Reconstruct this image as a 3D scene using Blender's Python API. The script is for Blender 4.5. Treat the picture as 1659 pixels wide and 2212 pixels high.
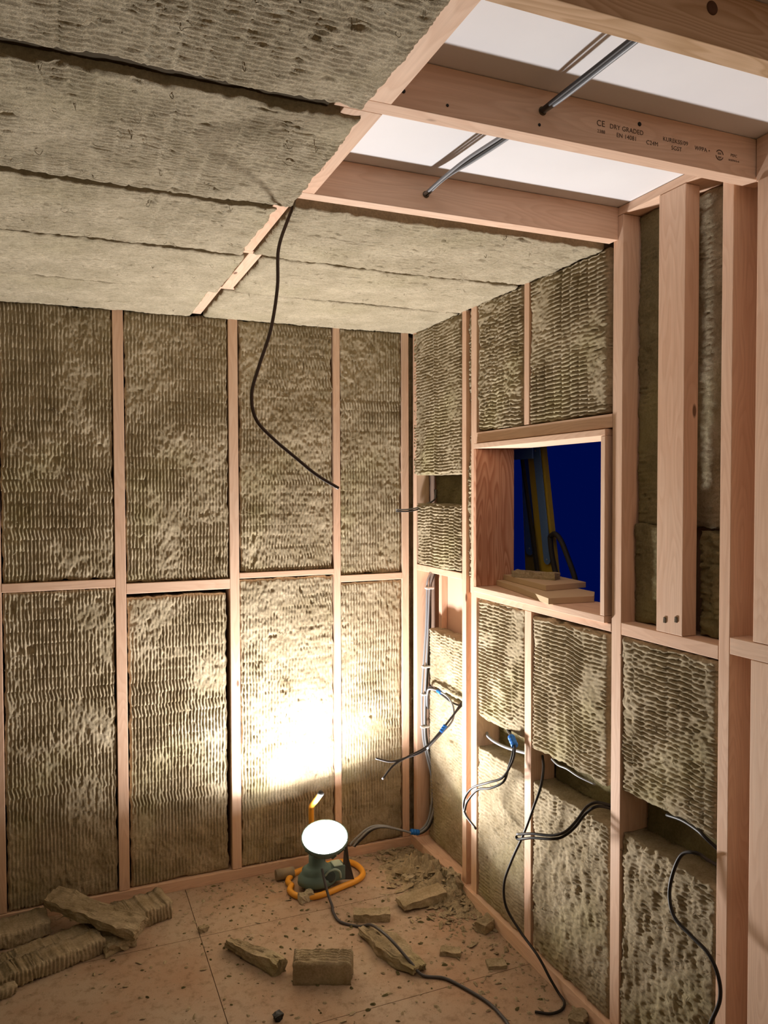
import bpy, bmesh, math, random
import numpy as np
from mathutils import Vector, Matrix
C = bpy.context.scene.collection
for o in list(bpy.data.objects): bpy.data.objects.remove(o)

# ---------------------------------------------------------------- camera
cam_data = bpy.data.cameras.new('camera'); cam = bpy.data.objects.new('camera', cam_data); C.objects.link(cam)
YAW, PIT, ROL, FPX = 0.3964, 0.02877, 0.00302, 1678.0
cam_data.sensor_fit = 'VERTICAL'; cam_data.sensor_height = 36.0; cam_data.lens = 36.0*FPX/2212
cy, sy, cp, sp = math.cos(YAW), math.sin(YAW), math.cos(PIT), math.sin(PIT)
F = Vector((sy*cp, cy*cp, -sp)); Rt = Vector((cy, -sy, 0)); Dn = F.cross(Rt)
R2 = Rt*math.cos(ROL)+Dn*math.sin(ROL); D2 = -Rt*math.sin(ROL)+Dn*math.cos(ROL)
m = Matrix((R2, -D2, -F)).transposed().to_4x4(); m.translation = Vector((-1.4539, -3.1419, 1.60))
cam.matrix_world = m; cam_data.clip_start = 0.02
bpy.context.scene.camera = cam
# ---------------------------------------------------------------- world, exposure
W = bpy.data.worlds.new('dusk_sky'); bpy.context.scene.world = W; W.use_nodes = True
W.node_tree.nodes['Background'].inputs[0].default_value = (0.001, 0.055, 1.0, 1)
W.node_tree.nodes['Background'].inputs[1].default_value = 0.050
vs = bpy.context.scene.view_settings
vs.view_transform = 'Standard'; vs.look = 'None'; vs.gamma = 1.0; vs.use_curve_mapping = False
vs.exposure = 0.0
LAMP_STRENGTH = 150.0      # glow of the diffuser
LAMP_POWER = 47.0          # forward beam of the work lamp
LAMP_COLOR = (1.0, 0.97, 0.95)
H = 2.296      # underside of the joists
PANEL_Z = 2.387

# ---------------------------------------------------------------- materials
def mat(name):
    m = bpy.data.materials.new(name); m.use_nodes = True; nt = m.node_tree
    b = nt.nodes['Principled BSDF']; b.inputs['Specular IOR Level'].default_value = 0.25
    return m, nt, b
def N(nt, t, **k):
    n = nt.nodes.new(t)
    for a, v in k.items():
        if a in n.inputs: n.inputs[a].default_value = v
        else: setattr(n, a, v)
    return n
def plain(name, col, rough=0.6, metal=0.0, spec=0.25, bump=0.0, bscale=200):
    m, nt, b = mat(name); b.inputs['Base Color'].default_value = (*col, 1); b.inputs['Roughness'].default_value = rough
    b.inputs['Metallic'].default_value = metal; b.inputs['Specular IOR Level'].default_value = spec
    if bump:
        tc = N(nt, 'ShaderNodeTexCoord'); n = N(nt, 'ShaderNodeTexNoise'); n.inputs['Scale'].default_value = bscale
        nt.links.new(tc.outputs['Object'], n.inputs['Vector'])
        bp = N(nt, 'ShaderNodeBump'); bp.inputs['Strength'].default_value = bump; bp.inputs['Distance'].default_value = 0.001
        nt.links.new(n.outputs['Fac'], bp.inputs['Height']); nt.links.new(bp.outputs[0], b.inputs['Normal'])
    return m
def ramp(nt, stops):
    r = N(nt, 'ShaderNodeValToRGB'); e = r.color_ramp.elements
    e[0].position, e[0].color = stops[0][0], (*stops[0][1], 1); e[1].position, e[1].color = stops[-1][0], (*stops[-1][1], 1)
    for p, c in stops[1:-1]:
        x = e.new(p); x.color = (*c, 1)
    return r
def mixc(nt, a, b, fac, mode='MIX'):
    x = N(nt, 'ShaderNodeMix', data_type='RGBA', blend_type=mode)
    for s, v in ((0, fac), (6, a), (7, b)):
        if hasattr(v, 'is_linked') or hasattr(v, 'links'): nt.links.new(v, x.inputs[s])
        else: x.inputs[s].default_value = v if s == 0 else (*v, 1)
    return x.outputs[2]
def mth(nt, op, a, b=None, c=None):
    x = N(nt, 'ShaderNodeMath', operation=op)
    for i, v in enumerate((a, b, c)):
        if v is None: continue
        if hasattr(v, 'links'): nt.links.new(v, x.inputs[i])
        else: x.inputs[i].default_value = v
    return x.outputs[0]
def make_wood(name, axis, light=(0.83, 0.60, 0.445), dark=(0.64, 0.39, 0.25), knots=1.0, contrast=0.45):
    m, nt, b = mat(name); L = nt.links.new
    tc = N(nt, 'ShaderNodeTexCoord'); oi = N(nt, 'ShaderNodeObjectInfo')
    add = N(nt, 'ShaderNodeVectorMath', operation='ADD'); rs = N(nt, 'ShaderNodeVectorMath', operation='SCALE')
    cmb = N(nt, 'ShaderNodeCombineXYZ'); L(oi.outputs['Random'], cmb.inputs[0]); L(oi.outputs['Random'], cmb.inputs[1]); L(oi.outputs['Random'], cmb.inputs[2])
    L(cmb.outputs[0], rs.inputs[0]); rs.inputs['Scale'].default_value = 37.0
    L(tc.outputs['Object'], add.inputs[0]); L(rs.outputs[0], add.inputs[1])
    def mapped(across, along):
        mp = N(nt, 'ShaderNodeMapping'); s = [across]*3; s[axis] = along; mp.inputs['Scale'].default_value = s
        L(add.outputs[0], mp.inputs[0]); return mp.outputs[0]
    n1 = N(nt, 'ShaderNodeTexNoise', Scale=1.0, Detail=2.0); L(mapped(9, 1.3), n1.inputs['Vector'])
    ringv = mth(nt, 'MULTIPLY', n1.outputs['Fac'], 26.0)
    rings = mth(nt, 'FRACT', ringv)
    rr = ramp(nt, [(0.0, (0, 0, 0)), (0.7, (1, 1, 1)), (0.86, (0.9, 0.9, 0.9)), (1.0, (0, 0, 0))]); L(rings, rr.inputs[0])
    n2 = N(nt, 'ShaderNodeTexNoise', Scale=1.0, Detail=5.0, Roughness=0.7); L(mapped(130, 5), n2.inputs['Vector'])
    n3 = N(nt, 'ShaderNodeTexNoise', Scale=1.0, Detail=2.0); L(mapped(5, 1.2), n3.inputs['Vector'])
    c1 = mixc(nt, light, dark, mth(nt, 'MULTIPLY', mth(nt, 'SUBTRACT', 1.0, rr.outputs[0]), contrast*0.75))
    r2 = ramp(nt, [(0.3, (0.84, 0.82, 0.8)), (0.7, (1.06, 1.06, 1.06))]); L(n2.outputs['Fac'], r2.inputs[0])
    c2 = mixc(nt, c1, r2.outputs[0], 0.6, 'MULTIPLY')
    r3 = ramp(nt, [(0.3, (0.97, 0.86, 0.8)), (0.65, (1.0, 1.0, 1.0))]); L(n3.outputs['Fac'], r3.inputs[0])
    c3 = mixc(nt, c2, r3.outputs[0], 0.8, 'MULTIPLY')
    v = N(nt, 'ShaderNodeTexVoronoi', Scale=1.0); L(mapped(11, 4.2), v.inputs['Vector'])
    sel = N(nt, 'ShaderNodeSeparateColor'); L(v.outputs['Color'], sel.inputs[0])
    kn = ramp(nt, [(0.05, (1, 1, 1)), (0.085, (0, 0, 0))]); L(v.outputs['Distance'], kn.inputs[0])
    kf = mth(nt, 'MULTIPLY', kn.outputs[0], mth(nt, 'MULTIPLY', mth(nt, 'GREATER_THAN', sel.outputs[0], 0.45), 0.85*knots))
    c4 = mixc(nt, c3, (0.13, 0.055, 0.028), kf)
    oh = N(nt, 'ShaderNodeHueSaturation'); L(c4, oh.inputs['Color'])
    L(mth(nt, 'ADD', 0.92, mth(nt, 'MULTIPLY', oi.outputs['Random'], 0.14)), oh.inputs['Value'])
    L(oh.outputs[0], b.inputs['Base Color']); b.inputs['Roughness'].default_value = 0.7
    bp = N(nt, 'ShaderNodeBump', Strength=0.25, Distance=0.001); L(n2.outputs['Fac'], bp.inputs['Height']); L(bp.outputs[0], b.inputs['Normal'])
    return m
WOOD = [make_wood('pine_grain_%s' % 'xyz'[i], i) for i in range(3)]
WOOD_STRONG = [make_wood('pine_strong_grain_%s' % 'xyz'[i], i, (0.70, 0.42, 0.28), (0.42, 0.17, 0.09), 0.6, 1.0) for i in range(3)]
WOOD_KNOTTY = make_wood('knotty_pine', 0, (0.62, 0.44, 0.28), (0.42, 0.27, 0.13), 1.0, 0.9)

def make_insul(name, c0=(0.37, 0.295, 0.18), c1=(0.66, 0.555, 0.39), moss=0.35):
    m, nt, b = mat(name); L = nt.links.new
    tc = N(nt, 'ShaderNodeTexCoord'); oi = N(nt, 'ShaderNodeObjectInfo')
    n1 = N(nt, 'ShaderNodeTexNoise', Scale=9.0, Detail=5.0, Roughness=0.65); L(tc.outputs['Object'], n1.inputs['Vector'])
    n2 = N(nt, 'ShaderNodeTexNoise', Scale=150.0, Detail=4.0, Roughness=0.75); L(tc.outputs['Object'], n2.inputs['Vector'])
    n3 = N(nt, 'ShaderNodeTexNoise', Scale=2.6, Detail=3.0); L(tc.outputs['Object'], n3.inputs['Vector'])
    r1 = ramp(nt, [(0.3, c0), (0.68, c1)]); L(n1.outputs['Fac'], r1.inputs[0])
    r2 = ramp(nt, [(0.3, (0.72, 0.70, 0.66)), (0.62, (1.1, 1.1, 1.1))]); L(n2.outputs['Fac'], r2.inputs[0])
    c = mixc(nt, r1.outputs[0], r2.outputs[0], 0.8, 'MULTIPLY')
    r3 = ramp(nt, [(0.55, (0, 0, 0)), (0.75, (1, 1, 1))]); L(n3.outputs['Fac'], r3.inputs[0])
    c = mixc(nt, c, (0.42, 0.40, 0.12), mth(nt, 'MULTIPLY', r3.outputs[0], moss))
    L(c, b.inputs['Base Color']); b.inputs['Roughness'].default_value = 0.95; b.inputs['Specular IOR Level'].default_value = 0.05
    n4 = N(nt, 'ShaderNodeTexNoise', Scale=260.0, Detail=4.0, Roughness=0.75, Distortion=1.5); L(tc.outputs['Object'], n4.inputs['Vector'])
    bp = N(nt, 'ShaderNodeBump', Strength=1.0, Distance=0.0042); L(n4.outputs['Fac'], bp.inputs['Height']); L(bp.outputs[0], b.inputs['Normal'])
    return m
INS = make_insul('stone_wool')
INS_CEIL = make_insul('stone_wool_pale', (0.50, 0.425, 0.29), (0.72, 0.62, 0.45), 0.12)
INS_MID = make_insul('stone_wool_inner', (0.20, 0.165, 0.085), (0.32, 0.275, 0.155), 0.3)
INS_DARK = make_insul('stone_wool_dark', (0.13, 0.115, 0.055), (0.21, 0.19, 0.095), 0.4)
PLY = plain('pale_plywood', (0.74, 0.50, 0.37), 0.7, bump=0.2, bscale=60)
MDF = plain('mdf_board', (0.60, 0.45, 0.28), 0.75, bump=0.1, bscale=400)
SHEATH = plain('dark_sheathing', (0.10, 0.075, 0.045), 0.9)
BLACK = plain('black_cable', (0.022, 0.018, 0.016), 0.5, spec=0.25)
GREYC = plain('grey_cable', (0.26, 0.27, 0.29), 0.4, spec=0.4)
DGREYC = plain('dark_grey_cable', (0.05, 0.045, 0.045), 0.5, spec=0.25)
BROWNC = plain('brown_cable', (0.075, 0.05, 0.04), 0.5, spec=0.3)
CLIP = plain('white_clip', (0.55, 0.53, 0.50), 0.5)
BLUE = plain('blue_tape', (0.02, 0.17, 0.62), 0.5)
ORANGE = plain('orange_tube', (0.80, 0.36, 0.04), 0.42, spec=0.4)
RUBBER = plain('black_rubber', (0.02, 0.02, 0.02), 0.6)
TEAL = plain('grey_green_plastic', (0.13, 0.20, 0.19), 0.5)
GREENL = plain('pale_green_plastic', (0.36, 0.48, 0.44), 0.5)
STEEL = plain('dull_steel', (0.35, 0.37, 0.42), 0.4, metal=0.8)
BLUEMETAL = plain('blue_grey_metal', (0.10, 0.20, 0.42), 0.45, metal=0.2)
OLIVE = plain('olive_yellow_paint', (0.34, 0.26, 0.03), 0.5)
INK = plain('black_stamp_ink', (0.10, 0.065, 0.045), 0.8)
RED = plain('red_paint', (0.22, 0.02, 0.015), 0.6)
FOIL = plain('silver_foil', (0.5, 0.5, 0.45), 0.3, metal=0.7)
DUSTY = plain('dusty_rag', (0.30, 0.24, 0.17), 0.9, bump=0.6, bscale=120)

def panel_mat():
    m, nt, b = mat('white_board'); L = nt.links.new
    tc = N(nt, 'ShaderNodeTexCoord'); n = N(nt, 'ShaderNodeTexNoise', Scale=3.0, Detail=4.0); L(tc.outputs['Object'], n.inputs['Vector'])
    r = ramp(nt, [(0.3, (0.80, 0.79, 0.80)), (0.7, (0.86, 0.855, 0.865))]); L(n.outputs['Fac'], r.inputs[0])
    # plaster-brown smear where the cable crosses
    mp = N(nt, 'ShaderNodeMapping'); mp.inputs['Location'].default_value = (0.60, 2.11, 0); mp.vector_type = 'POINT'
    L(tc.outputs['Object'], mp.inputs[0])
    sc = N(nt, 'ShaderNodeVectorMath', operation='MULTIPLY'); L(mp.outputs[0], sc.inputs[0]); sc.inputs[1].default_value = (14, 7, 0)
    ln = N(nt, 'ShaderNodeVectorMath', operation='LENGTH'); L(sc.outputs[0], ln.inputs[0])
    n2 = N(nt, 'ShaderNodeTexNoise', Scale=22.0, Detail=5.0, Roughness=0.7, Distortion=1.5); L(tc.outputs['Object'], n2.inputs['Vector'])
    s = mth(nt, 'MULTIPLY', mth(nt, 'GREATER_THAN', n2.outputs['Fac'], 0.56), mth(nt, 'LESS_THAN', ln.outputs['Value'], 1.0))
    c = mixc(nt, r.outputs[0], (0.50, 0.38, 0.30), mth(nt, 'MULTIPLY', s, 0.6))
    L(c, b.inputs['Base Color']); b.inputs['Roughness'].default_value = 0.8
    return m
WHITE = panel_mat()
def floor_mat():
    m, nt, b = mat('dusty_chipboard'); L = nt.links.new
    tc = N(nt, 'ShaderNodeTexCoord')
    n1 = N(nt, 'ShaderNodeTexNoise', Scale=2.2, Detail=6.0, Roughness=0.6); L(tc.outputs['Object'], n1.inputs['Vector'])
    n2 = N(nt, 'ShaderNodeTexNoise', Scale=28.0, Detail=6.0, Roughness=0.75); L(tc.outputs['Object'], n2.inputs['Vector'])
    n3 = N(nt, 'ShaderNodeTexNoise', Scale=300.0, Detail=2.0); L(tc.outputs['Object'], n3.inputs['Vector'])
    r1 = ramp(nt, [(0.35, (0.42, 0.275, 0.185)), (0.62, (0.46, 0.365, 0.275))]); L(n1.outputs['Fac'], r1.inputs[0])
    r2 = ramp(nt, [(0.36, (0.62, 0.6, 0.55)), (0.5, (1, 1, 1))]); L(n2.outputs['Fac'], r2.inputs[0])
    r3 = ramp(nt, [(0.3, (0.85, 0.85, 0.85)), (0.7, (1.08, 1.08, 1.08))]); L(n3.outputs['Fac'], r3.inputs[0])
    c = mixc(nt, r1.outputs[0], r2.outputs[0], 0.75, 'MULTIPLY'); c = mixc(nt, c, r3.outputs[0], 0.7, 'MULTIPLY')
    L(c, b.inputs['Base Color']); b.inputs['Roughness'].default_value = 0.8
    bp = N(nt, 'ShaderNodeBump', Strength=0.4, Distance=0.001); L(n2.outputs['Fac'], bp.inputs['Height']); L(bp.outputs[0], b.inputs['Normal'])
    return m
FLOOR = floor_mat()
def emit_mat():
    m, nt, b = mat('glowing_diffuser'); b.inputs['Base Color'].default_value = (0.8, 0.8, 0.8, 1)
    b.inputs['Emission Color'].default_value = (*LAMP_COLOR, 1); b.inputs['Emission Strength'].default_value = LAMP_STRENGTH
    return m
EMIT = emit_mat()

# ---------------------------------------------------------------- mesh helpers
def link(name, me, m, parent=None, smooth=False):
    o = bpy.data.objects.new(name, me); C.objects.link(o); me.materials.append(m)
    if smooth: me.polygons.foreach_set('use_smooth', [True]*len(me.polygons))
    if parent: o.parent = parent
    return o
def tag(o, label, cat, group=None, kind=None):
    if label: o['label'] = label
    if cat: o['category'] = cat
    if group: o['group'] = group
    if kind: o['kind'] = kind
    return o
def empty(name, loc):
    o = bpy.data.objects.new(name, None); C.objects.link(o); o.location = loc; o.empty_display_size = 0.05
    return o
def local(o, parent):          # keep world placement of o under a translated parent
    w = Vector((0, 0, 0)); q = parent
    while q: w += Vector(q.location); q = q.parent
    o.parent = parent; o.location = Vector(o.location)-w
def box(name, x0, x1, y0, y1, z0, z1, m, parent=None, bev=0.0015, warp=0.0, seed=0):
    c = Vector(((x0+x1)/2, (y0+y1)/2, (z0+z1)/2)); bm = bmesh.new()
    bmesh.ops.create_cube(bm, size=1.0, matrix=Matrix.Diagonal((abs(x1-x0), abs(y1-y0), abs(z1-z0), 1)))
    if bev: bmesh.ops.bevel(bm, geom=bm.edges[:], offset=bev, segments=2, affect='EDGES', profile=0.5)
    me = bpy.data.meshes.new(name); bm.to_mesh(me); bm.free()
    o = link(name, me, m); o.location = c
    if parent: local(o, parent)
    return o
def poly(name, verts, faces, m, parent=None, smooth=False, loc=(0, 0, 0)):
    me = bpy.data.meshes.new(name); me.from_pydata([tuple(v) for v in verts], [], faces); me.update()
    o = link(name, me, m, None, smooth); o.location = loc
    if parent: local(o, parent)
    return o
def spline(pts, k=8):
    P = [Vector(p) for p in pts]; P = [P[0]*2-P[1]]+P+[P[-1]*2-P[-2]]; out = []
    for i in range(1, len(P)-2):
        a, b, c, d = P[i-1:i+3]
        for j in range(k):
            t = j/k
            out.append(0.5*((2*b)+(c-a)*t+(2*a-5*b+4*c-d)*t*t+(3*b-a-3*c+d)*t**3))
    out.append(P[-2]); return out
def tube_geo(pts, r, n=10, flat=1.0):
    V, Fc = [], []; T = None
    side = None
    for i, p in enumerate(pts):
        t = (pts[min(i+1, len(pts)-1)]-pts[max(i-1, 0)]).normalized()
        if side is None: side = t.orthogonal().normalized()
        else: side = (side-t*side.dot(t)).normalized()
        up = t.cross(side); rr = r[i] if isinstance(r, (list, tuple)) else r
        for j in range(n):
            a = 2*math.pi*j/n; V.append(p+side*math.cos(a)*rr+up*math.sin(a)*rr*flat)
    for i in range(len(pts)-1):
        for j in range(n):
            k = (j+1) % n; Fc.append((i*n+j, i*n+k, (i+1)*n+k, (i+1)*n+j))
    Fc.append(tuple(range(n))[::-1]); Fc.append(tuple((len(pts)-1)*n+j for j in range(n)))
    return V, Fc
def tube(name, pts, r, m, parent=None, k=8, n=10, closed=False, ofs=(0, 0, 0)):
    P = spline(pts, k) if k > 1 else [Vector(p) for p in pts]
    P = [p+Vector(ofs) for p in P]
    V, Fc = tube_geo(P, r, n); o0 = P[0].copy()
    return poly(name, [v-o0 for v in V], Fc, m, parent, True, o0)
def lathe(name, prof, m, mtx, parent=None, n=40, smooth=True):
    V, Fc = [], []
    for r, z in prof:
        for j in range(n): a = 2*math.pi*j/n; V.append(Vector((r*math.cos(a), r*math.sin(a), z)))
    for i in range(len(prof)-1):
        for j in range(n): k = (j+1) % n; Fc.append((i*n+j, i*n+k, (i+1)*n+k, (i+1)*n+j))
    Fc.append(tuple(range(n))[::-1]); Fc.append(tuple((len(prof)-1)*n+j for j in range(n)))
    loc = mtx.translation.copy(); R = mtx.to_3x3()
    return poly(name, [R@v for v in V], Fc, m, parent, smooth, loc)

_lat = {}
def vnoise(u, v, su, sv, seed):        # smooth value noise, -1..1
    if seed not in _lat: _lat[seed] = np.random.RandomState(seed).rand(128, 128)*2-1
    g = _lat[seed]; a = u*su+seed*3.17; b = v*sv+seed*5.3
    ia = np.floor(a).astype(int); ib = np.floor(b).astype(int); fa = a-ia; fb = b-ib
    fa = fa*fa*(3-2*fa); fb = fb*fb*(3-2*fb)
    i0, i1, j0, j1 = ia % 128, (ia+1) % 128, ib % 128, (ib+1) % 128
    return (g[i0, j0]*(1-fa)+g[i1, j0]*fa)*(1-fb)+(g[i0, j1]*(1-fa)+g[i1, j1]*fa)*fb
def fbm(u, v, s, seed, oc=4):
    r = 0; a = 1.0
    for i in range(oc): r = r+a*vnoise(u, v, s*2**i, s*2**i, seed+i*7); a *= 0.55
    return r

def batt(name, O, U, V, Nn, w, h, t, ridge='v', res=1.0, seed=1, m=None, amp=1.0, rough=1.0, fibres=150, ragged=1.0, parent=None, pits=1.0, bulge=0.0, slits=1.0, streaky=0.0):
    """stone wool slab; O = corner of the face, U,V in-plane unit vectors, Nn outward normal; ridge lines run along 'u' or 'v'"""
    O, U, V, Nn = [np.array(x, float) for x in (O, U, V, Nn)]
    rs, rl = 0.0025*res, 0.0052*res
    du, dv = (rs, rl) if ridge == 'v' else (rl, rs)
    nu, nv = max(4, int(w/du)), max(4, int(h/dv))
    u = np.linspace(0, w, nu+1); v = np.linspace(0, h, nv+1); uu, vv = np.meshgrid(u, v, indexing='ij')
    wu = uu+O[0]*1.7+O[1]*2.3+seed*0.37; wv = vv+O[2]*1.3+O[1]*0.9+seed*0.53
    s, l = (wu, wv) if ridge == 'v' else (wv, wu)          # s crosses the ridges, l runs along them
    PITCH, BAND = 0.0128, 0.044
    lb = (l+0.004*vnoise(s, l, 9, 3, seed+60))/BAND; bi = np.floor(lb).astype(int); bf = lb-bi
    rnd = np.random.RandomState(seed+999).rand(400)
    ph = rnd[bi % 400]*(0.16 if ridge == 'v' else 0.36)*2*np.pi
    bend = (rnd[(bi+57) % 400] > 0.86)*(bf-0.5)*1.6        # some bands lean over
    sw = s+0.0018*vnoise(s, l, 6, 9, seed+31)+0.0011*vnoise(s, l, 40, 60, seed+33)
    wave = np.sin(2*np.pi*sw/PITCH+ph+bend*2.2)
    wave = np.sign(wave)*np.abs(wave)**0.75
    mask = np.clip(0.75+0.9*fbm(s, l, 7, seed+3, 3), 0.05, 1.15)
    fade = np.clip(np.minimum(bf, 1-bf)/0.10, 0, 1)
    hgt = amp*0.0027*wave*mask*(0.25+0.75*fade)-amp*0.0020*(1-fade)*mask
    hgt += rough*(0.0026*fbm(s, l, 5, seed+11, 3)+0.0013*fbm(s, l, 42, seed+17, 3)*(1.25-mask))
    hgt += rough*0.0019*vnoise(s, l, 150, 90, seed+23)
    slit = vnoise(s, l, 170, 30, seed+81)+0.4*vnoise(s, l, 20, 20, seed+82)
    hgt -= slits*0.012*np.clip(slit-0.78, 0, 0.5)
    streak = vnoise(s, l, 26, 90, seed+41)
    hgt -= pits*0.009*np.clip(vnoise(s, l, 24, 17, seed+51)+0.35*vnoise(s, l, 80, 60, seed+52)-0.86, 0, 1)*2.2
    hgt += rough*0.0035*np.clip(streak*vnoise(s, l, 7, 7, seed+43)-0.25, 0, 1)
    if streaky: hgt += streaky*(0.0024*vnoise(wu, wv, 80, 24, seed+90)+0.0016*vnoise(wu, wv, 150, 60, seed+91)+0.004*np.clip(vnoise(wu, wv, 40, 14, seed+92), -1, 0.2))
    e = np.minimum(np.minimum(uu, w-uu), np.minimum(vv, h-vv))
    hgt -= 0.006*np.exp(-e/0.004)
    if bulge: hgt += bulge*(1-((2*uu/w-1)**2+(2*vv/h-1)**2)/2)
    k = np.exp(-e/0.02)*ragged
    ou = 0.0042*fbm(wu, wv, 28, seed+71, 3)*k; ov = 0.0042*fbm(wu, wv, 28, seed+75, 3)*k
    c0 = O+U*w/2+V*h/2-Nn*t/2
    Pt = (O-c0)[None, None]+U*(uu+ou)[..., None]+V*(vv+ov)[..., None]+Nn*hgt[..., None]
    n1 = (nu+1)*(nv+1)
    idx = np.arange(n1).reshape(nu+1, nv+1)
    q = np.stack([idx[:-1, :-1], idx[1:, :-1], idx[1:, 1:], idx[:-1, 1:]], -1).reshape(-1, 4)
    loop = np.concatenate([idx[:-1, 0], idx[-1, :-1], idx[1:, -1][::-1], idx[0, 1:][::-1]])
    verts = [Pt.reshape(-1, 3)]; lp = verts[0][loop]; prev = loop; base = n1; quads = [q]
    rs2 = np.random.RandomState(seed+5)
    nl = 5
    for i in range(1, nl+1):
        d = t*i/nl; jit = (rs2.rand(len(loop))-0.5)*0.004*ragged
        ctr = lp-lp.mean(0); dirn = ctr/np.linalg.norm(ctr, axis=1)[:, None]
        hh = (lp@Nn)[:, None]
        verts.append(lp-Nn*d-Nn*(hh-(hh.mean()))*(i/nl)+dirn*jit[:, None]-dirn*(0.0015*(i < nl)))
        cur = base+np.arange(len(loop)); base += len(loop)
        quads.append(np.stack([prev, cur, np.roll(cur, -1), np.roll(prev, -1)], -1)); prev = cur
    vt = np.concatenate(verts); qd = np.concatenate(quads)
    # loose curled fibres (thin three-sided strands) lying on the face
    fv, ff = [], []; fb = len(vt)
    for _ in range(int(fibres*w*h)):
        a, b2 = rs2.rand()*w, rs2.rand()*h; L = 0.008+0.028*rs2.rand()**2; th = rs2.rand()*2*np.pi; cv = (rs2.rand()-0.5)*5; lift = 0.001+0.0045*rs2.rand()
        r = 0.0004+0.0006*rs2.rand(); pts = []; x, y = a, b2
        for j in range(6):
            f = j/5; pts.append((x, y, lift*math.sin(math.pi*f)*1.6+0.0012)); x += math.cos(th)*L/5; y += math.sin(th)*L/5; th += cv/5+(rs2.rand()-0.5)*0.7
        for j, (x, y, z) in enumerate(pts):
            x = min(max(x, 0.002), w-0.002); y = min(max(y, 0.002), h-0.002)
            z += hgt[min(int(x/w*nu), nu), min(int(y/h*nv), nv)]
            rr = r*(0.3+math.sin(math.pi*(j+0.5)/6))
            nx, ny = -math.sin(th), math.cos(th); c = (O-c0)+U*x+V*y+Nn*z
            fv += [c+(U*nx+V*ny)*rr, c-(U*nx+V*ny)*rr, c+Nn*rr*1.3]
        for j in range(5):
            for k2 in range(3):
                ff.append((fb+j*3+k2, fb+j*3+(k2+1) % 3, fb+j*3+3+(k2+1) % 3, fb+j*3+3+k2))
        fb += 18
    if fv: vt = np.concatenate([vt, np.array(fv)]); qd = np.concatenate([qd, np.array(ff)])
    flip = np.dot(np.cross(U, V), Nn) < 0
    if flip: qd = qd[:, ::-1]
    back = prev if flip else prev[::-1]
    me = bpy.data.meshes.new(name); nq = len(qd)
    me.vertices.add(len(vt)); me.vertices.foreach_set('co', vt.astype(np.float32).ravel())
    li = np.concatenate([qd.ravel(), back]); me.loops.add(len(li)); me.loops.foreach_set('vertex_index', li.astype(np.int32))
    me.polygons.add(nq+1); me.polygons.foreach_set('loop_start', np.append(np.arange(nq)*4, nq*4).astype(np.int32))
    me.update(calc_edges=True); me.validate()
    o = link(name, me, m or INS, None, True); o.location = c0.tolist()
    if parent: local(o, parent)
    return o

def rock(name, c, size, rot, seed, m=None, amp=0.12, sub=3, parent=None, shape=None):
    """torn offcut: a box-ish lump with broken faces"""
    bm = bmesh.new(); bmesh.ops.create_cube(bm, size=1.0)
    bmesh.ops.subdivide_edges(bm, edges=bm.edges[:], cuts=sub*3, use_grid_fill=True)
    S = Vector(size); mn = min(size); R = Matrix.Rotation(rot, 3, 'Z')
    P = np.array([v.co for v in bm.verts]); 
    a = P[:, 0]*S.x; b = P[:, 1]*S.y; d = P[:, 2]*S.z
    n = [fbm(a+d*0.7, b-d*0.5, 45, seed+i*13, 3) for i in range(3)]
    for i, v in enumerate(bm.verts):
        p = v.co; q = Vector((p.x*S.x, p.y*S.y, p.z*S.z))
        if shape: q = shape(p, q)
        q += Vector((n[0][i], n[1][i], n[2][i]*0.7 if p.z > -0.49 else 0))*mn*amp
        v.co = R@q
    zmin = min(v.co.z for v in bm.verts)
    me = bpy.data.meshes.new(name); bm.to_mesh(me); bm.free()
    o = link(name, me, m or INS); o.location = (c[0], c[1], c[2]-zmin)
    if parent: local(o, parent)
    return o

# ================================================================ the setting
def struct(o): o['kind'] = 'structure'; return o
bmf = bmesh.new()
xs = [-3.3, -2.2, -1.008, 0.19]; g = 0.0012
for i in range(3):
    ys = [0.12, -0.36, -0.955, -1.55, -2.15, -2.75, -3.35, -3.82]
    for j in range(len(ys)-1):
        a = Matrix.Translation(((xs[i]+xs[i+1])/2, (ys[j]+ys[j+1])/2, -0.011)) @ Matrix.Diagonal((xs[i+1]-xs[i]-2*g, ys[j]-ys[j+1]-2*g, 0.022, 1))
        bmesh.ops.create_cube(bmf, size=1.0, matrix=a)
me = bpy.data.meshes.new('floor'); bmf.to_mesh(me); bmf.free(); struct(link('floor', me, FLOOR))
struct(box('trim_1', -3.3, 3.0, -4.3, 2.5, -0.06, -0.023, SHEATH, bev=0))
# ceiling board, white, above the joists
struct(box('ceiling', -3.3, 0.20, -4.3, 0.17, PANEL_Z, PANEL_Z+0.02, WHITE, bev=0))
struct(box('wall_back', -3.3, 0.17, 0.12, 0.14, 0, PANEL_Z, SHEATH, bev=0))
struct(box('wall_left', -2.82, -2.8, -3.8, 0.14, 0, PANEL_Z, INS_MID, bev=0))
struct(box('wall_front', -2.8, 0.13, -3.82, -3.8, 0, PANEL_Z, INS_MID, bev=0))
# sheathing of the right wall, with the window hole
WY0, WY1, WZ0, WZ1 = -1.337, -0.575, 1.215, 1.770
vv = []; ff = []
bm = bmesh.new()
for (ya, yb, za, zb) in ((-3.82, WY0, 0, PANEL_Z), (WY1, 0.12, 0, PANEL_Z), (WY0, WY1, 0, WZ0), (WY0, WY1, WZ1, PANEL_Z)):
    bmesh.ops.create_cube(bm, size=1.0, matrix=Matrix.Translation((0.14, (ya+yb)/2, (za+zb)/2)) @ Matrix.Diagonal((0.02, yb-ya, zb-za, 1)))
me = bpy.data.meshes.new('wall_right'); bm.to_mesh(me); bm.free(); struct(link('wall_right', me, PLY))

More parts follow.
